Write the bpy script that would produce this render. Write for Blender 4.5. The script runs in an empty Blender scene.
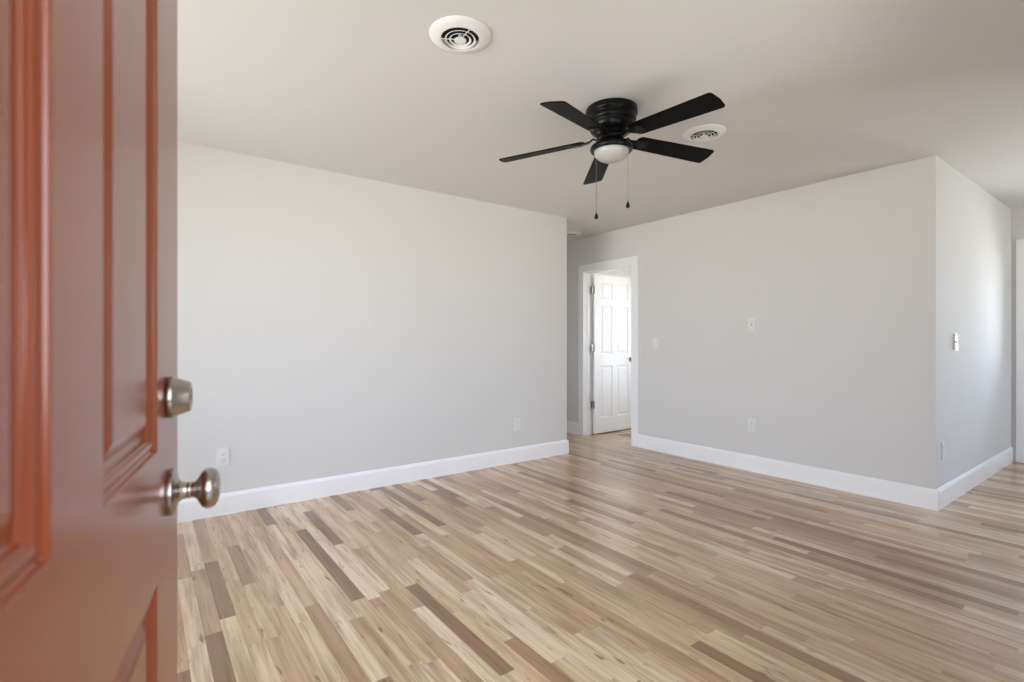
import bpy, bmesh, math, random
from mathutils import Vector, Matrix

S = bpy.context.scene
COL = S.collection
PI = math.pi
R = math.radians
random.seed(4)

# ---------------------------------------------------------------- camera
H = 2.44                       # ceiling height
YAW = 36.3227                  # heading, clockwise from +Y
EYE = 1.1576
FPX = 502.22                   # focal length in pixels at 1024 wide
cam_d = bpy.data.cameras.new('camera')
cam = bpy.data.objects.new('camera', cam_d)
COL.objects.link(cam)
cam.location = (0, 0, EYE)
cam.rotation_euler = (R(90), 0, R(-YAW))
cam_d.sensor_width = 36.0
cam_d.lens = FPX * 36.0 / 1024.0
cam_d.shift_y = 0.66 / 1024.0
cam_d.clip_start = 0.02
cam_d.dof.use_dof = True
cam_d.dof.focus_distance = 3.6
cam_d.dof.aperture_fstop = 4.0
S.camera = cam

# ---------------------------------------------------------------- daylight
w = bpy.data.worlds.new('world')
S.world = w
w.use_nodes = True
nt = w.node_tree
nt.nodes.clear()
out = nt.nodes.new('ShaderNodeOutputWorld')
bg = nt.nodes.new('ShaderNodeBackground')
tc = nt.nodes.new('ShaderNodeTexCoord')
sx = nt.nodes.new('ShaderNodeSeparateXYZ')
mr = nt.nodes.new('ShaderNodeMapRange')
mr.inputs[1].default_value = -1.0
mr.inputs[2].default_value = 1.0
rp = nt.nodes.new('ShaderNodeValToRGB')
cr = rp.color_ramp
cr.elements[0].position = 0.0
cr.elements[0].color = (1.12, 1.13, 1.10, 1)      # sunlit ground
cr.elements[1].position = 1.0
cr.elements[1].color = (0.54, 0.82, 1.25, 1)      # zenith
e = cr.elements.new(0.49); e.color = (1.14, 1.155, 1.13, 1)
e = cr.elements.new(0.52); e.color = (0.95, 1.08, 1.27, 1)   # bright horizon
nt.links.new(tc.outputs['Generated'], sx.inputs[0])
nt.links.new(sx.outputs['Z'], mr.inputs[0])
nt.links.new(mr.outputs[0], rp.inputs[0])
# world brightened east and west, added to light the far wall and ceiling
ab = nt.nodes.new('ShaderNodeMath'); ab.operation = 'ABSOLUTE'
ml = nt.nodes.new('ShaderNodeMath'); ml.operation = 'MULTIPLY_ADD'
ml.inputs[1].default_value = 0.52
ml.inputs[2].default_value = 0.84
vm = nt.nodes.new('ShaderNodeVectorMath'); vm.operation = 'SCALE'
nt.links.new(sx.outputs['X'], ab.inputs[0])
nt.links.new(ab.outputs[0], ml.inputs[0])
nt.links.new(rp.outputs[0], vm.inputs[0])
nt.links.new(ml.outputs[0], vm.inputs[3])
nt.links.new(vm.outputs[0], bg.inputs[0])
bg.inputs[1].default_value = 7.5
nt.links.new(bg.outputs[0], out.inputs[0])

S.view_settings.view_transform = 'Standard'
S.view_settings.look = 'None'
S.view_settings.gamma = 1.0
S.view_settings.use_curve_mapping = False
S.view_settings.exposure = 0.17
S.cycles.use_denoising = True
S.cycles.max_bounces = 14
S.cycles.diffuse_bounces = 10
S.cycles.glossy_bounces = 6
S.cycles.transparent_max_bounces = 12
S.cycles.caustics_reflective = False
S.cycles.caustics_refractive = False


def portal(loc, rot, sx_, sy_):
    d = bpy.data.lights.new('daylight_opening', 'AREA')
    d.shape = 'RECTANGLE'
    d.size = sx_
    d.size_y = sy_
    d.cycles.is_portal = True
    o = bpy.data.objects.new('daylight_opening', d)
    COL.objects.link(o)
    o.location = loc
    o.rotation_euler = rot


# where the daylight comes in (x or y spans and heights of the openings)
XF, YF = 6.7736, 0.04          # end wall, front wall inner faces
D = 3.8586                     # left wall (long plain wall)
X1 = 4.3892                    # wall with the doorway
Y2 = 1.0557                    # wall running back from the outside corner
XE = 3.5416                    # end of the plain wall
XW = -2.0                      # west wall
XB = 6.3                       # far wall of the bedroom
ENTRY = (-0.135, 0.815, 0.0, 2.05)
WIN_A = (1.70, 2.45, 0.90, 2.00)       # front wall window, x span
WIN_B = (0.8, 3.5, 0.50, 2.15)          # west wall window, y span
YB = -1.75                     # front wall of the right-hand bay
XBAY = 3.6
WIN_D = (4.55, 5.95, 0.68, 2.13)       # front wall window of the right-hand bay, x span
WIN_C = (1.9, 3.9, 0.6, 2.1)          # bedroom window, y span
GLZ = (0.12, 0.93, 0.0, 2.046)         # glazed door in the end wall, y span


def mid(a, b):
    return (a + b) / 2


portal((mid(*ENTRY[:2]), YF - 0.13, mid(*ENTRY[2:])), (R(90), 0, 0), 0.95, 2.05)
portal((mid(*WIN_A[:2]), YF - 0.13, mid(*WIN_A[2:])), (R(90), 0, 0), 0.75, 1.1)
portal((mid(*WIN_D[:2]), YB - 0.13, mid(*WIN_D[2:])), (R(90), 0, 0), 1.4, 1.45)
portal((XW - 0.13, mid(*WIN_B[:2]), mid(*WIN_B[2:])), (R(90), 0, R(-90)), 2.8, 1.65)
portal((XB + 0.13, mid(*WIN_C[:2]), mid(*WIN_C[2:])), (R(90), 0, R(90)), 2.0, 1.5)
portal((XF + 0.15, mid(*GLZ[:2]), 1.45), (R(90), 0, R(90)), 0.62, 1.1)


# ---------------------------------------------------------------- node helpers
class NB:
    def __init__(self, name):
        self.m = bpy.data.materials.new(name)
        self.m.use_nodes = True
        self.t = self.m.node_tree
        self.b = self.t.nodes['Principled BSDF']

    def n(self, typ, **kw):
        o = self.t.nodes.new(typ)
        for k, v in kw.items():
            setattr(o, k, v)
        return o

    def put(self, sock, v):
        if isinstance(v, bpy.types.NodeSocket):
            self.t.links.new(v, sock)
        else:
            sock.default_value = v

    def math(self, op, a, b=0.0, c=0.0):
        o = self.n('ShaderNodeMath', operation=op)
        self.put(o.inputs[0], a); self.put(o.inputs[1], b); self.put(o.inputs[2], c)
        return o.outputs[0]

    def xyz(self, x, y, z):
        o = self.n('ShaderNodeCombineXYZ')
        self.put(o.inputs[0], x); self.put(o.inputs[1], y); self.put(o.inputs[2], z)
        return o.outputs[0]

    def noise(self, vec, scale, detail=3.0, rough=0.55):
        o = self.n('ShaderNodeTexNoise')
        self.put(o.inputs['Vector'], vec)
        o.inputs['Scale'].default_value = scale
        o.inputs['Detail'].default_value = detail
        o.inputs['Roughness'].default_value = rough
        return o.outputs['Fac']

    def white(self, vec):
        o = self.n('ShaderNodeTexWhiteNoise', noise_dimensions='3D')
        self.put(o.inputs['Vector'], vec)
        return o.outputs['Value']

    def ramp(self, fac, stops, interp='LINEAR'):
        o = self.n('ShaderNodeValToRGB')
        c = o.color_ramp
        c.interpolation = interp
        while len(c.elements) < len(stops):
            c.elements.new(0.5)
        for el, (p, col) in zip(c.elements, stops):
            el.position = p
            el.color = tuple(col) + (1,) if len(col) == 3 else col
        self.put(o.inputs[0], fac)
        return o.outputs[0]

    def mix(self, fac, a, b, blend='MIX'):
        o = self.n('ShaderNodeMix', data_type='RGBA', blend_type=blend)
        self.put(o.inputs[0], fac)
        self.put(o.inputs[6], a if isinstance(a, bpy.types.NodeSocket) else tuple(a) + (1,))
        self.put(o.inputs[7], b if isinstance(b, bpy.types.NodeSocket) else tuple(b) + (1,))
        return o.outputs[2]

    def bump(self, h, strength, dist):
        o = self.n('ShaderNodeBump')
        o.inputs['Strength'].default_value = strength
        o.inputs['Distance'].default_value = dist
        self.put(o.inputs['Height'], h)
        self.t.links.new(o.outputs[0], self.b.inputs['Normal'])

    def coords(self):
        g = self.n('ShaderNodeNewGeometry')
        s = self.n('ShaderNodeSeparateXYZ')
        self.t.links.new(g.outputs['Position'], s.inputs[0])
        return g.outputs['Position'], s.outputs[0], s.outputs[1], s.outputs[2]

    def obj_coords(self):
        g = self.n('ShaderNodeTexCoord')
        s = self.n('ShaderNodeSeparateXYZ')
        self.t.links.new(g.outputs['Object'], s.inputs[0])
        return g.outputs['Object'], s.outputs[0], s.outputs[1], s.outputs[2]


def paint(name, col, rough, spec=0.5, bump=0.0, bscale=300.0, var=0.02):
    k = NB(name)
    p, x, y, z = k.obj_coords()
    n = k.noise(p, 2.0, 2.0)
    c2 = tuple(min(1, c * (1 - var)) for c in col)
    k.put(k.b.inputs['Base Color'], k.mix(n, col, c2))
    k.b.inputs['Roughness'].default_value = rough
    k.b.inputs['Specular IOR Level'].default_value = spec
    if bump:
        k.bump(k.noise(p, bscale, 2.0), bump, 0.001)
    return k.m


def metal(name, col, rough, brushed=0.0):
    k = NB(name)
    p, x, y, z = k.obj_coords()
    n = k.noise(p, 60.0, 2.0)
    c2 = tuple(c * 0.88 for c in col)
    k.put(k.b.inputs['Base Color'], k.mix(n, col, c2))
    k.b.inputs['Metallic'].default_value = 1.0
    k.b.inputs['Roughness'].default_value = rough
    return k.m


M_WALL = paint('wall paint', (0.70, 0.692, 0.676), 0.85, 0.1, 0.15, 420.0)
M_BED = paint('brightened bedroom paint', (0.87, 0.865, 0.845), 0.6, 0.2, 0.15, 420.0)  # made paler than the wall paint to brighten the far room
M_CEIL = paint('ceiling paint', (0.71, 0.706, 0.692), 0.85, 0.25, 0.12, 260.0)
M_TRIM = paint('trim paint', (0.93, 0.93, 0.94), 0.32, 0.5)
M_DOORW = paint('white door paint', (0.90, 0.90, 0.88), 0.4, 0.5)
M_PLATE = paint('white plastic', (0.77, 0.77, 0.75), 0.35, 0.5)
M_SLOT = paint('slot shadow plastic', (0.03, 0.03, 0.03), 0.6, 0.3)
M_VENT = paint('white enamel', (0.84, 0.84, 0.82), 0.4, 0.5)
M_DUCT_SHADE = paint('dark duct', (0.012, 0.012, 0.012), 0.8, 0.2)
M_BLACK = paint('matte black metal', (0.003, 0.0027, 0.0026), 0.32, 0.2)
M_NICKEL = metal('satin nickel', (0.47, 0.435, 0.395), 0.26)
M_HINGE = metal('hinge metal', (0.36, 0.32, 0.27), 0.4)
M_CHAIN = metal('chain metal', (0.22, 0.20, 0.18), 0.4)
M_CHAINL = metal('pale chain metal', (0.62, 0.58, 0.52), 0.35)


def mk_blade():
    k = NB('black blade laminate')
    p, x, y, z = k.obj_coords()
    g = k.noise(k.xyz(k.math('MULTIPLY', x, 4.0), k.math('MULTIPLY', y, 60.0), z), 3.0, 4.0)
    k.put(k.b.inputs['Base Color'], k.mix(g, (0.0035, 0.0029, 0.0025), (0.0012, 0.0010, 0.0009)))
    k.b.inputs['Roughness'].default_value = 0.45
    k.b.inputs['Specular IOR Level'].default_value = 0.07
    return k.m


M_BLADE = mk_blade()
M_ADDED_PORCH = paint('added porch concrete', (0.36, 0.35, 0.33), 0.8, 0.3, 0.3, 60.0, 0.15)


def mk_brick():
    k = NB('added porch brick')
    p, x, y, z = k.obj_coords()
    b = k.n('ShaderNodeTexBrick')
    k.put(b.inputs['Vector'], k.xyz(y, z, 0.0))
    b.inputs['Color1'].default_value = (0.20, 0.085, 0.055, 1)
    b.inputs['Color2'].default_value = (0.15, 0.065, 0.045, 1)
    b.inputs['Mortar'].default_value = (0.34, 0.32, 0.29, 1)
    b.inputs['Scale'].default_value = 4.0
    k.put(k.b.inputs['Base Color'], b.outputs['Color'])
    k.b.inputs['Roughness'].default_value = 0.85
    return k.m


M_BRICK = mk_brick()


def mk_shade():
    k = NB('frosted glass')
    p, x, y, z = k.obj_coords()
    n = k.noise(p, 14.0, 2.0)
    k.put(k.b.inputs['Base Color'], k.mix(n, (0.47, 0.465, 0.455), (0.43, 0.425, 0.415)))
    k.b.inputs['Roughness'].default_value = 0.3
    return k.m


M_SHADE = mk_shade()


def mk_red():
    k = NB('red brown door paint')
    p, x, y, z = k.obj_coords()
    g = k.noise(k.xyz(k.math('MULTIPLY', x, 90.0), k.math('MULTIPLY', y, 90.0), k.math('MULTIPLY', z, 4.0)), 1.0, 5.0, 0.6)
    big = k.noise(k.xyz(k.math('MULTIPLY', x, 5.0), y, k.math('MULTIPLY', z, 1.2)), 1.0, 2.0)
    c = k.mix(g, (0.245, 0.050, 0.010), (0.195, 0.038, 0.0075))
    c = k.mix(k.math('MULTIPLY', big, 0.4), c, (0.245, 0.052, 0.011))
    k.put(k.b.inputs['Base Color'], c)
    k.put(k.b.inputs['Roughness'], k.math('MULTIPLY_ADD', g, 0.08, 0.21))
    k.b.inputs['Specular IOR Level'].default_value = 0.5
    k.b.inputs['Coat Weight'].default_value = 0.22
    k.b.inputs['Coat Roughness'].default_value = 0.16
    k.bump(g, 0.08, 0.001)
    return k.m


M_RED = mk_red()


def mk_glass():
    k = NB('door glass')
    t = k.t
    tr = k.n('ShaderNodeBsdfTransparent')
    gl = k.n('ShaderNodeBsdfGlossy')
    gl.inputs['Roughness'].default_value = 0.02
    fr = k.n('ShaderNodeFresnel')
    fr.inputs[0].default_value = 1.45
    mx = k.n('ShaderNodeMixShader')
    t.links.new(fr.outputs[0], mx.inputs[0])
    t.links.new(tr.outputs[0], mx.inputs[1])
    t.links.new(gl.outputs[0], mx.inputs[2])
    t.links.new(mx.outputs[0], t.nodes['Material Output'].inputs[0])
    return k.m


M_GLASS = mk_glass()


def mk_floor():
    k = NB('laminate strip floor')
    pos, x, y, z = k.coords()
    W = 0.0617
    xs = k.math('DIVIDE', k.math('ADD', x, 0.0516 + 10 * W), W)
    i = k.math('FLOOR', xs)
    fx = k.math('FRACT', xs)
    ri = k.white(k.xyz(i, 3.3, 1.7))
    ri2 = k.white(k.xyz(i, 9.1, 5.2))
    L = k.math('MULTIPLY_ADD', ri, 0.45, 0.60)
    v = k.math('ADD', k.math('DIVIDE', y, L), k.math('MULTIPLY', ri2, 13.0))
    # uneven lengths inside one run
    v = k.math('ADD', v, k.math('MULTIPLY', k.math('SINE', k.math('MULTIPLY', v, 2.1)), 0.22))
    j = k.math('FLOOR', v)
    fy = k.math('FRACT', v)
    rc = k.white(k.xyz(i, j, 0.5))
    rd = k.white(k.xyz(i, j, 7.5))
    re = k.white(k.xyz(i, j, 21.5))
    base = k.ramp(rc, [(0.0, (0.240, 0.124, 0.059)), (0.06, (0.306, 0.168, 0.083)), (0.16, (0.418, 0.253, 0.132)),
                       (0.32, (0.525, 0.341, 0.188)), (0.60, (0.612, 0.422, 0.248)), (0.84, (0.689, 0.508, 0.321)),
                       (1.0, (0.750, 0.581, 0.394))])
    # long grain, different in every strip
    gx = k.math('ADD', k.math('MULTIPLY', x, 75.0), k.math('MULTIPLY', rd, 90.0))
    gy = k.math('ADD', k.math('MULTIPLY', y, 3.2), k.math('MULTIPLY', re, 40.0))
    g = k.noise(k.xyz(gx, gy, rc), 1.0, 5.0, 0.62)
    gf = k.ramp(g, [(0.28, (0.66, 0.62, 0.58)), (0.50, (1.0, 1.0, 1.0)), (0.72, (1.14, 1.14, 1.12))])
    c = k.mix(1.0, base, gf, 'MULTIPLY')
    # darker heartwood clouds along the strip
    h = k.noise(k.xyz(k.math('ADD', k.math('MULTIPLY', x, 24.0), k.math('MULTIPLY', re, 55.0)),
                      k.math('ADD', k.math('MULTIPLY', y, 1.7), k.math('MULTIPLY', rd, 30.0)), 4.0), 1.0, 3.0, 0.5)
    hf = k.ramp(h, [(0.46, (0, 0, 0)), (0.68, (1, 1, 1))])
    c = k.mix(k.math('MULTIPLY', hf, k.math('MULTIPLY_ADD', rd, 0.50, 0.45)), c, (0.295, 0.166, 0.076))
    # small knots and mineral streaks
    s = k.noise(k.xyz(k.math('ADD', k.math('MULTIPLY', x, 46.0), k.math('MULTIPLY', rd, 71.0)),
                      k.math('ADD', k.math('MULTIPLY', y, 7.5), k.math('MULTIPLY', re, 37.0)), 9.0), 1.0, 2.5, 0.5)
    sf = k.ramp(s, [(0.638, (0, 0, 0)), (0.725, (1, 1, 1))])
    c = k.mix(k.math('MULTIPLY', sf, 0.75), c, (0.13, 0.075, 0.045))
    # joints
    ex = k.math('MINIMUM', fx, k.math('SUBTRACT', 1.0, fx))
    jx = k.math('LESS_THAN', ex, 0.012)
    ey = k.math('MULTIPLY', k.math('MINIMUM', fy, k.math('SUBTRACT', 1.0, fy)), L)
    jy = k.math('LESS_THAN', ey, 0.0010)
    jj = k.math('MAXIMUM', jx, jy)
    c = k.mix(k.math('MULTIPLY', jj, 0.35), c, (0.20, 0.12, 0.07))
    k.put(k.b.inputs['Base Color'], c)
    k.put(k.b.inputs['Roughness'], k.math('MULTIPLY_ADD', g, 0.10, 0.16))
    k.b.inputs['Specular IOR Level'].default_value = 0.8
    k.bump(g, 0.05, 0.001)
    return k.m


M_FLOOR = mk_floor()


# ---------------------------------------------------------------- mesh helpers
def add_box(bm, x0, x1, y0, y1, z0, z1):
    vs = [bm.verts.new((x, y, z)) for x in (x0, x1) for y in (y0, y1) for z in (z0, z1)]
    for f in ((0, 1, 3, 2), (4, 6, 7, 5), (0, 4, 5, 1), (2, 3, 7, 6), (0, 2, 6, 4), (1, 5, 7, 3)):
        bm.faces.new([vs[q] for q in f])
    return vs


def add_lathe(bm, prof, seg=48, mat=None, cap0=True, cap1=True):
    """prof: (radius, height) along local +Z"""
    rings = []
    for r, h in prof:
        rings.append([bm.verts.new((r * math.cos(2 * PI * q / seg), r * math.sin(2 * PI * q / seg), h)) for q in range(seg)])
    for a, b in zip(rings, rings[1:]):
        for q in range(seg):
            bm.faces.new((a[q], a[(q + 1) % seg], b[(q + 1) % seg], b[q]))
    if cap0:
        bm.faces.new(rings[0][::-1])
    if cap1:
        bm.faces.new(rings[-1])
    if mat is not None:
        bmesh.ops.transform(bm, matrix=mat, verts=[v for ring in rings for v in ring])


def add_tube(bm, pts, r, seg=8):
    rings = []
    pts = [Vector(p) for p in pts]
    for q, p in enumerate(pts):
        d = (pts[min(q + 1, len(pts) - 1)] - pts[max(q - 1, 0)]).normalized()
        u = d.orthogonal().normalized()
        if q and rings:
            u = (prev_u - d * prev_u.dot(d)).normalized()
        prev_u = u
        v = d.cross(u)
        rr = r[q] if isinstance(r, (list, tuple)) else r
        rings.append([bm.verts.new(p + (u * math.cos(2 * PI * s / seg) + v * math.sin(2 * PI * s / seg)) * rr) for s in range(seg)])
    for a, b in zip(rings, rings[1:]):
        for s in range(seg):
            bm.faces.new((a[s], a[(s + 1) % seg], b[(s + 1) % seg], b[s]))
    bm.faces.new(rings[0][::-1])
    bm.faces.new(rings[-1])


def add_prism(bm, outline, z0, z1):
    a = [bm.verts.new((x, y, z0)) for x, y in outline]
    b = [bm.verts.new((x, y, z1)) for x, y in outline]
    n = len(a)
    bm.faces.new(a[::-1])
    bm.faces.new(b)
    for q in range(n):
        bm.faces.new((a[q], a[(q + 1) % n], b[(q + 1) % n], b[q]))


def obj(name, bm, mat, parent=None, smooth=False, bevel=0.0, loc=None):
    bmesh.ops.recalc_face_normals(bm, faces=bm.faces[:])
    me = bpy.data.meshes.new(name)
    bm.to_mesh(me)
    bm.free()
    me.materials.append(mat)
    o = bpy.data.objects.new(name, me)
    COL.objects.link(o)
    if smooth:
        me.polygons.foreach_set('use_smooth', [True] * len(me.polygons))
        me.set_sharp_from_angle(angle=R(38))
    if bevel:
        b = o.modifiers.new('bevel', 'BEVEL')
        b.width = bevel
        b.segments = 2
        b.limit_method = 'ANGLE'
    if parent:
        o.parent = parent
    if loc:
        o.location = loc
    return o


def struct(name, bm, mat, parent=None, **kw):
    o = obj(name, bm, mat, parent, **kw)
    if parent is None:
        o['kind'] = 'structure'
    return o


def empty(name, loc, rz=0.0, label=None, cat=None, group=None, kind=None):
    o = bpy.data.objects.new(name, None)
    COL.objects.link(o)
    o.empty_display_size = 0.1
    o.location = loc
    o.rotation_euler = (0, 0, rz)
    if label: o['label'] = label
    if cat: o['category'] = cat
    if group: o['group'] = group
    if kind: o['kind'] = kind
    return o


def copy_tree(o, parent=None):
    c = o.copy()
    COL.objects.link(c)
    if parent:
        c.parent = parent
    for ch in list(o.children):
        copy_tree(ch, c)
    return c


def boxes(*bs):
    bm = bmesh.new()
    for b in bs:
        add_box(bm, *b)
    return bm


# ---------------------------------------------------------------- room shell
Z0 = 0.0
struct('floor', boxes((XW - 0.15, XF + 0.15, YF - 0.13, 7.6, -0.06, 0.0), (XBAY, XF + 0.15, YB - 0.13, YF - 0.13, -0.06, 0.0)), M_FLOOR)
struct('ceiling', boxes((XW - 0.15, XF + 0.15, YF - 0.13, 7.6, H, H + 0.25), (XBAY, XF + 0.15, YB - 0.13, YF - 0.13, H, H + 0.25)), M_CEIL)

# long plain wall on the left, and the hallway wall that turns back from its end
struct('wall_left', boxes((XW - 0.12, XE, D, D + 0.12, Z0, H), (XE - 0.12, XE, D + 0.12, 7.4, Z0, H)), M_WALL)
# wall with the interior doorway
DY0, DY1, DZ = 3.7143, 4.4607, 2.011          # clear opening
J = 0.018
WT = 0.125
struct('wall_right', boxes((X1, X1 + WT, Y2 + 0.12, DY0 - J, Z0, H), (X1, X1 + WT, DY1 + J, 7.4, Z0, H),
                           (X1, X1 + WT, DY0 - J, DY1 + J, DZ + J, H)), M_WALL)
struct('wall_return', boxes((X1, XF, Y2, Y2 + 0.12, Z0, H)), M_WALL)
struct('wall_end', boxes((XF, XF + 0.14, GLZ[1] + 0.02, Y2 + 0.12, Z0, H), (XF, XF + 0.14, YB - 0.12, GLZ[0] - 0.02, Z0, H),
                         (XF, XF + 0.14, GLZ[0] - 0.02, GLZ[1] + 0.02, GLZ[3] + 0.02, H)), M_WALL)
a, b, z0, z1 = WIN_A
struct('wall_front', boxes((XW - 0.12, ENTRY[0], YF - 0.12, YF, Z0, H), (ENTRY[0], ENTRY[1], YF - 0.12, YF, ENTRY[3], H),
                           (ENTRY[1], a, YF - 0.12, YF, Z0, H), (a, b, YF - 0.12, YF, Z0, z0), (a, b, YF - 0.12, YF, z1, H),
                           (b, XBAY, YF - 0.12, YF, Z0, H)), M_WALL)
struct('wall_bay', boxes((XBAY, XBAY + 0.12, YB, YF - 0.12, Z0, H), (XBAY, WIN_D[0], YB - 0.12, YB, Z0, H), (WIN_D[1], XF, YB - 0.12, YB, Z0, H),
                         (WIN_D[0], WIN_D[1], YB - 0.12, YB, Z0, WIN_D[2]), (WIN_D[0], WIN_D[1], YB - 0.12, YB, WIN_D[3], H)), M_WALL)
a, b, z0, z1 = WIN_B
struct('wall_west', boxes((XW - 0.12, XW, YF, a, Z0, H), (XW - 0.12, XW, b, D, Z0, H), (XW - 0.12, XW, a, b, Z0, z0),
                          (XW - 0.12, XW, a, b, z1, H)), M_WALL)
struct('wall_hallway', boxes((XE, X1, 7.28, 7.4, Z0, H)), M_WALL)
a, b, z0, z1 = WIN_C
struct('wall_bedroom', boxes((X1 + WT, XB, 4.52, 4.84, Z0, H), (XB, XB + 0.12, Y2 + 0.12, a, Z0, H), (XB, XB + 0.12, b, 4.84, Z0, H),
                             (XB, XB + 0.12, a, b, Z0, z0), (XB, XB + 0.12, a, b, z1, H)), M_BED)


# unseen porch added to shade the entry: roof, floor, side wall and half wall
struct('ceiling_added_porch', boxes((-1.9, 1.20, -2.32, YF - 0.14, 2.30, 2.42)), M_TRIM)
struct('floor_added_porch', boxes((-1.9, 1.20, -2.32, YF - 0.14, -0.16, -0.06)), M_ADDED_PORCH)
struct('wall_added_porch', boxes((1.05, 1.20, -2.32, YF - 0.14, -0.06, 2.30), (-1.2, 1.05, -2.32, -2.2, -0.06, 0.85)), M_BRICK)


# window frames with a sash bar and a pane, in the wall openings
def window(name, axis, a, b, z0, z1, base, depth):
    """axis 'x': the wall runs along x at y = base; 'y': along y at x = base"""
    def bx(u0, u1, zz0, zz1, d0, d1):
        return (u0, u1, base + d0, base + d1, zz0, zz1) if axis == 'x' else (base + d0, base + d1, u0, u1, zz0, zz1)
    d0, d1 = depth
    f = 0.05
    fr = boxes(bx(a, b, z0, z0 + f, d0, d1), bx(a, b, z1 - f, z1, d0, d1), bx(a, a + f, z0 + f, z1 - f, d0, d1),
               bx(b - f, b, z0 + f, z1 - f, d0, d1), bx(a + f, b - f, mid(z0, z1) - 0.02, mid(z0, z1) + 0.02, d0, d1))
    root = struct(name, fr, M_TRIM)
    m = mid(d0, d1)
    obj('pane', boxes(bx(a + f, b - f, z0 + f, z1 - f, m - 0.002, m + 0.002)), M_GLASS, root)
    return root


window('window_1', 'x', *WIN_A, YF - 0.12, (0.03, 0.08))
window('window_4', 'x', *WIN_D, YB - 0.12, (0.03, 0.08))
window('window_2', 'y', *WIN_B, XW - 0.12, (0.03, 0.08))
window('window_3', 'y', *WIN_C, XB, (0.03, 0.08))


# ---------------------------------------------------------------- baseboards
BH, BT = 0.142, 0.015


def baseboard(name, pieces):
    """pieces: (p, q, n) — from p to q on the floor, n the way the board faces; top edge eased"""
    bm = bmesh.new()
    for p, q, n in pieces:
        p, q, n = Vector(p), Vector(q), Vector(n)
        prof = [(0, 0), (BT, 0), (BT, BH - 0.022), (BT * 0.72, BH - 0.012), (BT * 0.42, BH - 0.003), (0.003, BH), (0, BH)]
        A = [bm.verts.new((p.x + n.x * d, p.y + n.y * d, z)) for d, z in prof]
        B = [bm.verts.new((q.x + n.x * d, q.y + n.y * d, z)) for d, z in prof]
        k = len(prof)
        bm.faces.new(A); bm.faces.new(B[::-1])
        for s in range(k):
            bm.faces.new((A[s], B[s], B[(s + 1) % k], A[(s + 1) % k]))
    return struct(name, bm, M_TRIM)


CW = 0.086            # casing width
baseboard('baseboard_left', [((XW, D), (XE + BT, D), (0, -1)), ((XE, D), (XE, 7.28), (1, 0))])
baseboard('baseboard_right', [((X1, Y2 - BT), (X1, DY0 - CW), (-1, 0)), ((X1, DY1 + CW), (X1, 7.28), (-1, 0))])
baseboard('baseboard_return', [((X1, Y2), (XF, Y2), (0, -1))])
baseboard('baseboard_front', [((ENTRY[1] + 0.08, YF), (XBAY, YF), (0, 1))])
baseboard('baseboard_west', [((XW, YF), (XW, D - BT), (1, 0))])
baseboard('baseboard_bedroom', [((X1 + WT + 0.80, 4.52), (XB, 4.52), (0, -1))])

# ---------------------------------------------------------------- casings and jambs
CT = 0.018


def casing(name, base, face, y0, y1, zt, width, thick_wall):
    """door lining and flat casing for an opening in a wall at x = base that faces `face` (-1: towards -x)"""
    bm = bmesh.new()
    f = face
    xs = sorted((base, base + f * CT))
    xs2 = sorted((base + f * CT, base + f * (CT + 0.006)))
    rv = 0.004
    add_box(bm, xs[0], xs[1], y0 - width, y0 - rv, 0, zt + rv)
    add_box(bm, xs[0], xs[1], y1 + rv, y1 + width, 0, zt + rv)
    add_box(bm, xs[0], xs[1], y0 - width, y1 + width, zt + rv, zt + width)
    o = struct(name, bm, M_TRIM, bevel=0.003)
    xj = sorted((base + f * 0.002, base - f * thick_wall))
    jb = bmesh.new()
    add_box(jb, xj[0], xj[1], y0 - J, y0, 0, zt)
    add_box(jb, xj[0], xj[1], y1, y1 + J, 0, zt)
    add_box(jb, xj[0], xj[1], y0 - J, y1 + J, zt, zt + J)
    # door stop
    xc = base - f * thick_wall * 0.45
    add_box(jb, xc - 0.016, xc + 0.016, y0, y0 + 0.010, 0, zt - 0.010)
    add_box(jb, xc - 0.016, xc + 0.016, y1 - 0.010, y1, 0, zt - 0.010)
    add_box(jb, xc - 0.016, xc + 0.016, y0, y1, zt - 0.010, zt)
    obj('jamb', jb, M_TRIM, o, bevel=0.0015)
    return o


casing('trim_1', X1, -1, DY0, DY1, DZ, CW + 0.006, WT)
casing('trim_2', XF, -1, GLZ[0], GLZ[1], GLZ[3], 0.0885, 0.14)


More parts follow.
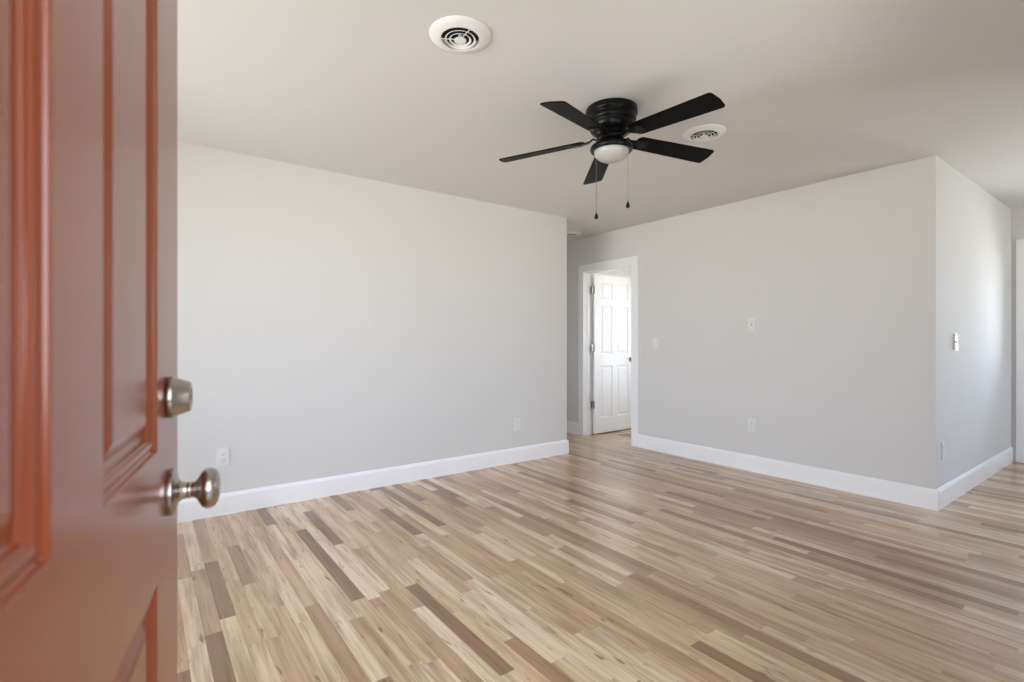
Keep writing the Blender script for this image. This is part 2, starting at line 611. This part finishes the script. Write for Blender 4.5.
# ---------------------------------------------------------------- panelled doors
def panel_door_bm(wd, ht, th, cols, rows, prof):
    """leaf in local x (width), z (height), front face y = 0 facing -y, back at y = th"""
    bm = bmesh.new()
    us = sorted({0.0, wd} | {c for p in cols for c in p})
    zs = sorted({0.0, ht} | {c for p in rows for c in p})
    for side in (0, 1):
        def P(u, z, d):
            return bm.verts.new((u, d if side == 0 else th - d, z))
        for u0, u1 in zip(us, us[1:]):
            for q0, q1 in zip(zs, zs[1:]):
                if (u0, u1) in cols and (q0, q1) in rows:
                    prev = None
                    for ins, dep in prof:
                        ring = [P(u0 + ins, q0 + ins, dep), P(u1 - ins, q0 + ins, dep), P(u1 - ins, q1 - ins, dep), P(u0 + ins, q1 - ins, dep)]
                        if prev:
                            for s in range(4):
                                bm.faces.new((prev[s], prev[(s + 1) % 4], ring[(s + 1) % 4], ring[s]))
                        prev = ring
                    bm.faces.new(prev)
                else:
                    bm.faces.new((P(u0, q0, 0), P(u1, q0, 0), P(u1, q1, 0), P(u0, q1, 0)))
    # edges
    for (u0, u1), (q0, q1) in [((0, 0), (0, ht)), ((wd, wd), (0, ht))]:
        bm.faces.new([bm.verts.new(v) for v in ((u0, 0, q0), (u0, th, q0), (u0, th, q1), (u0, 0, q1))])
    for q in (0, ht):
        bm.faces.new([bm.verts.new(v) for v in ((0, 0, q), (wd, 0, q), (wd, th, q), (0, th, q))])
    bmesh.ops.remove_doubles(bm, verts=bm.verts[:], dist=1e-5)
    return bm


# red-brown entry door, standing open beside the camera
DW = 0.918
DOOR_ANG = R(90 - 10.22)
door1 = empty('door_1', (-0.119, 0.045, 0.0), DOOR_ANG,
              'red-brown six-panel entry door standing open at the left edge', 'door', kind='structure')
cols = [(DW - 0.756, DW - 0.518), (DW - 0.400, DW - 0.162)]
rows = [(0.215, 0.8376), (1.008, 1.618), (1.715, 1.905)]
prof = [(0, 0), (0.0015, 0.0035), (0.004, 0.0055), (0.007, 0.0045), (0.011, 0.0032), (0.015, 0.0042), (0.0162, 0.0064), (0.0185, 0.0070), (0.0195, 0.0095), (0.022, 0.0112),
        (0.028, 0.0112), (0.031, 0.0100), (0.040, 0.0058), (0.046, 0.0040), (0.049, 0.0038)]
leaf_bm = panel_door_bm(DW, 2.03, 0.045, cols, rows, prof)
obj('door_leaf', leaf_bm, M_RED, door1, loc=(0, 0, 0.008), bevel=0.0012)

AX = Matrix.Rotation(R(90), 4, 'X')            # local +Z -> local -Y (out of the visible face)
kb = bmesh.new()
add_lathe(kb, [(0.0, 0.0), (0.0325, 0.0), (0.0335, 0.003), (0.0330, 0.0065), (0.0300, 0.0085), (0.0245, 0.0095), (0.017, 0.0115), (0.0125, 0.016),
               (0.0112, 0.0215), (0.0112, 0.0235), (0.0118, 0.0245), (0.0118, 0.0262), (0.0108, 0.0275), (0.0110, 0.031), (0.0140, 0.0345), (0.0215, 0.0385), (0.0270, 0.0425),
               (0.0292, 0.0475), (0.0288, 0.0530), (0.0262, 0.0580), (0.0205, 0.0615), (0.0115, 0.0635), (0.004, 0.0640)], 64, cap0=False)
bmesh.ops.transform(kb, matrix=AX, verts=kb.verts[:])
obj('door_knob', kb, M_NICKEL, door1, smooth=True, loc=(DW - 0.076, 0, 0.9415))
db = bmesh.new()
add_lathe(db, [(0.0, 0.0), (0.0280, 0.0), (0.0292, 0.0015), (0.0298, 0.0035), (0.0298, 0.0070), (0.0288, 0.0088),
               (0.0274, 0.0098), (0.0212, 0.0262), (0.0204, 0.0274), (0.0190, 0.0279), (0.0125, 0.0279), (0.0120, 0.0270), (0.004, 0.0270)], 64, cap0=False)
bmesh.ops.transform(db, matrix=AX, verts=db.verts[:])
dbo = obj('deadbolt', db, M_NICKEL, door1, smooth=True, loc=(DW - 0.084, 0, 1.0785))
obj('keyhole', boxes((-0.0012, 0.0012, -0.0275, -0.0264, -0.005, 0.005)), M_SLOT, dbo)
lp = bmesh.new()
for zc in (0.9415, 1.0785):
    add_box(lp, DW - 0.0002, DW + 0.0016, 0.010, 0.035, zc - 0.028, zc + 0.028)
obj('latch_plates', lp, M_NICKEL, door1)

# white six-panel door, opened into the far room
LW = 0.74
door2 = empty('door_2', (X1 + WT + 0.006, 4.420, 0.0), 0.0, 'white six-panel interior door swung open in the far doorway', 'door', kind='structure')
c2 = [(0.115, 0.325), (0.415, 0.625)]
r2 = [(0.19, 0.84), (0.985, 1.60), (1.69, 1.885)]
p2 = [(0, 0), (0.004, 0.005), (0.012, 0.008), (0.020, 0.008), (0.040, 0.003), (0.042, 0.003)]
obj('door_leaf', panel_door_bm(LW, 1.99, 0.035, c2, r2, p2), M_DOORW, door2, loc=(0, 0, 0.012))
for zc in (0.372, 1.077, 1.800):
    hb = bmesh.new()
    add_box(hb, -0.038, -0.006, 0.0225, 0.0250, -0.045, 0.045)        # leaf on the jamb side
    add_box(hb, -0.0015, 0.0, -0.004, 0.030, -0.045, 0.045)
    hm = Matrix.Translation((-0.008, 0.012, -0.047))
    add_lathe(hb, [(0.0065, 0), (0.0065, 0.030), (0.0058, 0.031), (0.0065, 0.032), (0.0065, 0.062), (0.0058, 0.063), (0.0065, 0.064), (0.0065, 0.094)], 16, hm)
    add_box(hb, -0.040, -0.006, 0.0060, 0.0085, -0.045, 0.045)
    obj('hinge', hb, M_HINGE, door2, loc=(0, 0, zc))
k2 = bmesh.new()
add_lathe(k2, [(0.031, 0), (0.031, 0.006), (0.014, 0.012), (0.011, 0.03), (0.024, 0.04), (0.028, 0.05), (0.022, 0.06), (0.006, 0.064)], 32)
bmesh.ops.transform(k2, matrix=AX, verts=k2.verts[:])
obj('door_knob', k2, M_NICKEL, door2, smooth=True, loc=(LW - 0.065, 0, 0.925))

# glazed door in the end wall
g0, g1 = GLZ[0] + 0.004, GLZ[1] - 0.004
door3 = empty('door_3', (XF + 0.05, mid(g0, g1), 0), 0.0, 'white glazed door in the end wall at the right edge', 'door', kind='structure')
hw = (g1 - g0) / 2
fb = bmesh.new()
st = 0.14
add_box(fb, -0.02, 0.02, -hw, -hw + st, 0.008, 2.04)
add_box(fb, -0.02, 0.02, hw - st, hw, 0.008, 2.04)
add_box(fb, -0.02, 0.02, -hw + st, hw - st, 0.008, 0.95)
add_box(fb, -0.02, 0.02, -hw + st, hw - st, 1.95, 2.04)
obj('door_frame', fb, M_DOORW, door3, bevel=0.002)
obj('pane', boxes((-0.003, 0.003, -hw + st, hw - st, 0.95, 1.95)), M_GLASS, door3)


# ---------------------------------------------------------------- ceiling registers
def make_vent():
    t = empty('ceiling_vent', (0, 0, H))
    fl = bmesh.new()
    add_lathe(fl, [(0.128, -0.0005), (0.1275, -0.004), (0.120, -0.009), (0.104, -0.0140), (0.090, -0.0175), (0.083, -0.0185), (0.080, -0.0178), (0.0790, -0.0130), (0.0790, -0.0005)], 72,
              cap0=False, cap1=False)
    obj('flange', fl, M_VENT, t, smooth=True)
    du = bmesh.new()
    add_lathe(du, [(0.079, -0.0006), (0.004, -0.0006)], 48, cap0=False)
    obj('duct_shade', du, M_DUCT_SHADE, t)  # flat black disc; shade of the hollow neck put into its colour
    for r0, r1, z0_, z1_ in ((0.0570, 0.0640, -0.0165, -0.0215), (0.0385, 0.0455, -0.0170, -0.0222)):
        b_ = bmesh.new()
        add_lathe(b_, [(r0, z0_), (r1 - 0.002, z1_ + 0.001), (r1, z1_), (r1 + 0.0008, z1_ + 0.0014), (r0 + 0.001, z0_ + 0.0012)], 64, cap0=False, cap1=False)
        obj('louvre_ring', b_, M_VENT, t, smooth=True)
    b_ = bmesh.new()
    add_lathe(b_, [(0.008, -0.0005), (0.006, -0.0170), (0.026, -0.0225), (0.0255, -0.0235), (0.012, -0.0248), (0.002, -0.0248)], 48)
    obj('centre_cone', b_, M_VENT, t, smooth=True)
    for q in range(3):
        sp = bmesh.new()
        m_ = Matrix.Rotation(R(28 + 120 * q), 4, 'Z')
        vs = add_box(sp, 0.022, 0.0805, -0.0013, 0.0013, -0.0195, -0.0170)
        bmesh.ops.transform(sp, matrix=m_, verts=vs)
        obj('spoke', sp, M_VENT, t)
    return t


v1 = make_vent()
vent_spots = [((1.0700, 1.8215), 0.0, 'round white ceiling vent nearest the camera, left of the black fan'),
              ((2.779, 1.788), 0.0, 'round white ceiling vent partly behind the right blades of the black fan'),
              ((4.086, 4.393), 0.0, 'round white ceiling vent in the hallway, cut off by the plain wall end')]
for q, ((vx, vy), rz, lab) in enumerate(vent_spots):
    o = v1 if q == 0 else copy_tree(v1)
    o.location = (vx, vy, H)
    o.rotation_euler.z = rz
    o['label'] = lab
    o['category'] = 'vent'
    o['group'] = 'round ceiling vents'


# ---------------------------------------------------------------- wall plates
def wall_frame(p, n):
    """Empty on the wall at p; local -Y points out of the wall along n"""
    return math.atan2(n[1], n[0]) + PI / 2


def plate_bm(w_, h_, t_):
    bm = boxes((-w_ / 2, w_ / 2, -t_, 0, -h_ / 2, h_ / 2))
    return bm


def make_outlet():
    t = empty('wall_outlet', (0, 0, 0))
    obj('cover_plate', plate_bm(0.072, 0.117, 0.006), M_PLATE, t, bevel=0.002)
    for s in (-1, 1):
        b_ = bmesh.new()
        pts = []
        for q in range(24):
            an = 2 * PI * q / 24
            pts.append((0.0172 * math.cos(an), max(-0.0125, min(0.0125, 0.0172 * math.sin(an)))))
        add_prism(b_, pts, 0.0, 0.0085)
        bmesh.ops.transform(b_, matrix=Matrix.Translation((0, 0, s * 0.0195)) @ AX, verts=b_.verts[:])
        soc = obj('socket', b_, M_PLATE, t)
        sl = bmesh.new()
        for dx in (-0.0065, 0.0065):
            add_box(sl, dx - 0.001, dx + 0.001, -0.0088, -0.0080, s * 0.0195 - 0.001, s * 0.0195 + 0.007)
        add_box(sl, -0.0022, 0.0022, -0.0088, -0.0080, s * 0.0195 - 0.009, s * 0.0195 - 0.005)
        obj('slots', sl, M_SLOT, soc)
    sc_ = bmesh.new()
    add_lathe(sc_, [(0.003, 0.0055), (0.003, 0.0070), (0.001, 0.0074)], 12)
    bmesh.ops.transform(sc_, matrix=AX, verts=sc_.verts[:])
    obj('screw', sc_, M_PLATE, t)
    return t


def place(t, p, n, label, cat, group=None):
    t.location = p
    t.rotation_euler.z = wall_frame(p, n)
    t['label'] = label
    t['category'] = cat
    if group:
        t['group'] = group
    return t


o1 = make_outlet()
outs = [((0.433, D, 0.385), (0, -1), 'white wall outlet low on the plain wall, beside the open red-brown door'),
        ((2.896, D, 0.367), (0, -1), 'white wall outlet low on the plain wall, near its far end'),
        ((X1, 2.347, 0.412), (-1, 0), 'white wall outlet low on the doorway wall, straight below the wall plate'),
        ((4.546, Y2, 0.393), (0, -1), 'white wall outlet low on the narrow return wall, just past the corner')]
for q, (p, n, lab) in enumerate(outs):
    place(o1 if q == 0 else copy_tree(o1), p, n, lab, 'outlet', 'wall outlets')

# blank jack plate high on the doorway wall
t = empty('jack_plate', (0, 0, 0))
obj('cover_plate', plate_bm(0.072, 0.117, 0.006), M_PLATE, t, bevel=0.002)
b_ = bmesh.new()
add_lathe(b_, [(0.006, 0.0055), (0.006, 0.0085), (0.0045, 0.0085), (0.0045, 0.013), (0.001, 0.013)], 20)
bmesh.ops.transform(b_, matrix=AX, verts=b_.verts[:])
obj('jack', b_, M_NICKEL, t, smooth=True)
place(t, (X1, 2.347, 1.311), (-1, 0), 'white wall plate in the middle of the doorway wall, straight above an outlet', 'wall plate')


def make_switch(name, n_rock):
    t = empty(name, (0, 0, 0))
    w_ = 0.072
    obj('cover_plate', plate_bm(w_, 0.117, 0.007), M_PLATE, t, bevel=0.002)
    b_ = boxes((-0.005, 0.005, -0.0078, -0.0065, -0.012, 0.012))
    obj('slot', b_, M_PLATE, t)
    b_ = bmesh.new()
    vs = add_box(b_, -0.0042, 0.0042, -0.020, -0.006, -0.0045, 0.0045)
    bmesh.ops.transform(b_, matrix=Matrix.Rotation(R(-22), 4, 'X'), verts=vs)
    obj('toggle', b_, M_PLATE, t, bevel=0.001)
    return t


place(make_switch('light_switch', 1), (X1, 3.390, 1.138), (-1, 0), 'white light switch just right of the white interior doorway', 'light switch', 'light switches')

# two-button control on the return wall: stands out from the wall, shade between the halves is a dark strip
t = empty('wall_control', (0, 0, 0))
obj('cover_plate', plate_bm(0.074, 0.122, 0.010), M_PLATE, t, bevel=0.001)
for s in (-1, 1):
    obj('button', boxes((-0.035, 0.035, -0.016, -0.009, s * 0.0325 - 0.0270, s * 0.0325 + 0.0270)), M_PLATE, t, bevel=0.0008)
obj('gap', boxes((-0.0365, 0.0365, -0.0106, -0.0098, -0.0052, 0.0052)), M_SLOT, t)
place(t, (4.831, Y2, 1.155), (0, -1), 'white two-part switch plate on the narrow return wall, right of the corner', 'light switch', 'light switches')


# ---------------------------------------------------------------- ceiling fan
FC = Vector((2.0882, 1.9115, H))
fan = empty('ceiling_fan', FC, 0.0, 'black five-blade ceiling fan with white glass light dome and two pull chains', 'ceiling fan')
hb = bmesh.new()
add_lathe(hb, [(0.139, -0.0004), (0.141, -0.004), (0.141, -0.030), (0.139, -0.036), (0.134, -0.040), (0.131, -0.044), (0.131, -0.047),
               (0.133, -0.050), (0.133, -0.070), (0.130, -0.077), (0.124, -0.081), (0.122, -0.085), (0.122, -0.090), (0.120, -0.106), (0.114, -0.118), (0.106, -0.126),
               (0.092, -0.131), (0.070, -0.133), (0.068, -0.136)], 72, cap0=False)
obj('motor_housing', hb, M_BLACK, fan, smooth=True)
hb = bmesh.new()
add_lathe(hb, [(0.066, -0.136), (0.068, -0.140), (0.068, -0.166), (0.062, -0.172), (0.050, -0.175), (0.046, -0.182), (0.046, -0.192)], 48)
obj('rotor_hub', hb, M_BLACK, fan, smooth=True)
rb = bmesh.new()
add_lathe(rb, [(0.044, -0.186), (0.078, -0.188), (0.096, -0.193), (0.108, -0.200), (0.115, -0.208), (0.117, -0.216), (0.115, -0.226), (0.109, -0.232), (0.099, -0.232), (0.097, -0.226)], 72)
obj('light_fitter', rb, M_BLACK, fan, smooth=True)
gb = bmesh.new()
gp = [(0.0955, -0.224), (0.0955, -0.232)]
for q in range(1, 13):
    an = q / 12 * PI / 2
    gp.append((max(0.0955 * math.cos(an), 0.001), -0.232 - 0.058 * math.sin(an)))
add_lathe(gb, gp, 64)
obj('glass_shade', gb, M_SHADE, fan, smooth=True)

BR0, BR1 = 0.150, 0.650


def blade_outline():
    w0, w1 = 0.056, 0.067
    pts = []
    # root end, rounded
    for q in range(7):
        an = R(270 - 30 * q) if False else R(-90 - 15 * q)
        pts.append((BR0 + 0.030 + 0.030 * math.cos(an), -w0 + 0.030 + 0.030 * math.sin(an)))
    for q in range(7):
        an = R(180 - 15 * q)
        pts.append((BR0 + 0.030 + 0.030 * math.cos(an), w0 - 0.030 + 0.030 * math.sin(an)))
    # tip end: gentle bow with rounded corners
    rc = 0.018
    for q in range(6):
        an = R(90 - 16 * q)
        pts.append((BR1 - 0.006 - rc + rc * math.cos(an), w1 - rc + rc * math.sin(an)))
    pts.append((BR1, 0.0))
    for q in range(6):
        an = R(-10 - 16 * q)
        pts.append((BR1 - 0.006 - rc + rc * math.cos(an), -w1 + rc + rc * math.sin(an)))
    return pts


def iron_bm():
    bm = bmesh.new()
    # arm: leaves the hub, drops, forks under the blade root
    path = [(0.055, -0.155, 0.016), (0.080, -0.168, 0.012), (0.100, -0.188, 0.011), (0.120, -0.200, 0.012), (0.145, -0.2045, 0.022), (0.170, -0.2055, 0.034), (0.205, -0.2055, 0.036), (0.222, -0.2058, 0.020)]
    prev = None
    for x_, z_, hw_ in path:
        tz = 0.0035
        ring = [bm.verts.new((x_, -hw_, z_ - tz)), bm.verts.new((x_, hw_, z_ - tz)), bm.verts.new((x_, hw_, z_ + tz)), bm.verts.new((x_, -hw_, z_ + tz))]
        if prev:
            for s in range(4):
                bm.faces.new((prev[s], prev[(s + 1) % 4], ring[(s + 1) % 4], ring[s]))
        else:
            bm.faces.new(ring)
        prev = ring
    bm.faces.new(prev)
    return bm


PITCH = R(-12)
PIV = -0.200
DROOP = R(4.0)


def make_blade():
    bm = bmesh.new()
    add_prism(bm, blade_outline(), -0.003, 0.003)
    bl = obj('blade', bm, M_BLADE, fan, bevel=0.0015)
    ib = iron_bm()
    # the blade is pitched about its own length; the iron twists along with it beyond the hub
    for v in ib.verts:
        f = min(1.0, max(0.0, (v.co.x - 0.075) / 0.06))
        v.co = Matrix.Translation((0, 0, PIV)) @ (Matrix.Rotation(PITCH * f, 4, 'X') @ (v.co - Vector((0, 0, PIV))))
        v.co.z -= 0.034 * (1 - f) if v.co.x < 0.1 else 0.0
    # iron vertices expressed in the blade's frame
    inv = (Matrix.Translation((0, 0, PIV)) @ Matrix.Rotation(PITCH, 4, 'X')).inverted()
    bmesh.ops.transform(ib, matrix=inv, verts=ib.verts[:])
    ir = obj('blade_iron', ib, M_BLACK, bl, bevel=0.0015)
    for dx, dy in ((0.178, 0.02), (0.178, -0.02), (0.212, 0.0)):
        sb = bmesh.new()
        add_lathe(sb, [(0.0055, -0.010), (0.005, -0.0115), (0.002, -0.0122)], 12)
        bmesh.ops.transform(sb, matrix=Matrix.Translation((dx, dy, 0.0)), verts=sb.verts[:])
        obj('screw', sb, M_BLACK, bl)
    return bl


blade = make_blade()
PHASE = 54
LEAN = Matrix.Translation((0, 0, PIV)) @ Matrix.Rotation(R(-1.2), 4, Vector((math.sin(R(YAW)), math.cos(R(YAW)), 0))) @ Matrix.Translation((0, 0, -PIV))
for q in range(5):
    b_ = blade if q == 0 else copy_tree(blade)
    b_.parent = fan
    b_.matrix_local = LEAN @ Matrix.Rotation(R(PHASE + 72 * q), 4, 'Z') @ Matrix.Translation((0, 0, PIV + 0.045)) @ Matrix.Rotation(DROOP, 4, 'Y') @ Matrix.Rotation(PITCH, 4, 'X')

fx_, fy_ = math.sin(R(YAW)), math.cos(R(YAW))       # horizontal directions of the photograph, to place the chains
rx_, ry_ = math.cos(R(YAW)), -math.sin(R(YAW))


def chain(dr, dd, ztop, zbot, mat, bob):
    px, py = rx_ * dr + fx_ * dd, ry_ * dr + fy_ * dd
    r_ = math.hypot(px, py)
    ux, uy = px / r_, py / r_
    bm = bmesh.new()
    add_tube(bm, [(ux * 0.108, uy * 0.108, ztop + 0.012), (px, py, ztop + 0.006), (px, py, ztop), (px, py, zbot)], 0.0015, 8)
    z = ztop
    while z > zbot:
        m_ = Matrix.Translation((px, py, z))
        add_lathe(bm, [(0.0004, -0.0022), (0.0019, -0.0012), (0.0022, 0), (0.0019, 0.0012), (0.0004, 0.0022)], 6, m_)
        z -= 0.0062
    c_ = obj('pull_chain', bm, mat, fan, smooth=True)
    bb = bmesh.new()
    m_ = Matrix.Translation((px, py, zbot))
    add_lathe(bb, [(0.0015, 0.006), (0.0028, 0.0), (0.0045, -0.006), (0.0085, -0.016), (0.0112, -0.025), (0.0110, -0.031), (0.0072, -0.036), (0.001, -0.038)], 20, m_)
    obj('chain_knob', bb, M_BLACK, c_, smooth=True)


chain(0.086, -0.020, -0.215, 1.928 - H, M_CHAINL, 1)
chain(-0.076, 0.050, -0.215, 1.884 - H, M_CHAIN, 1)
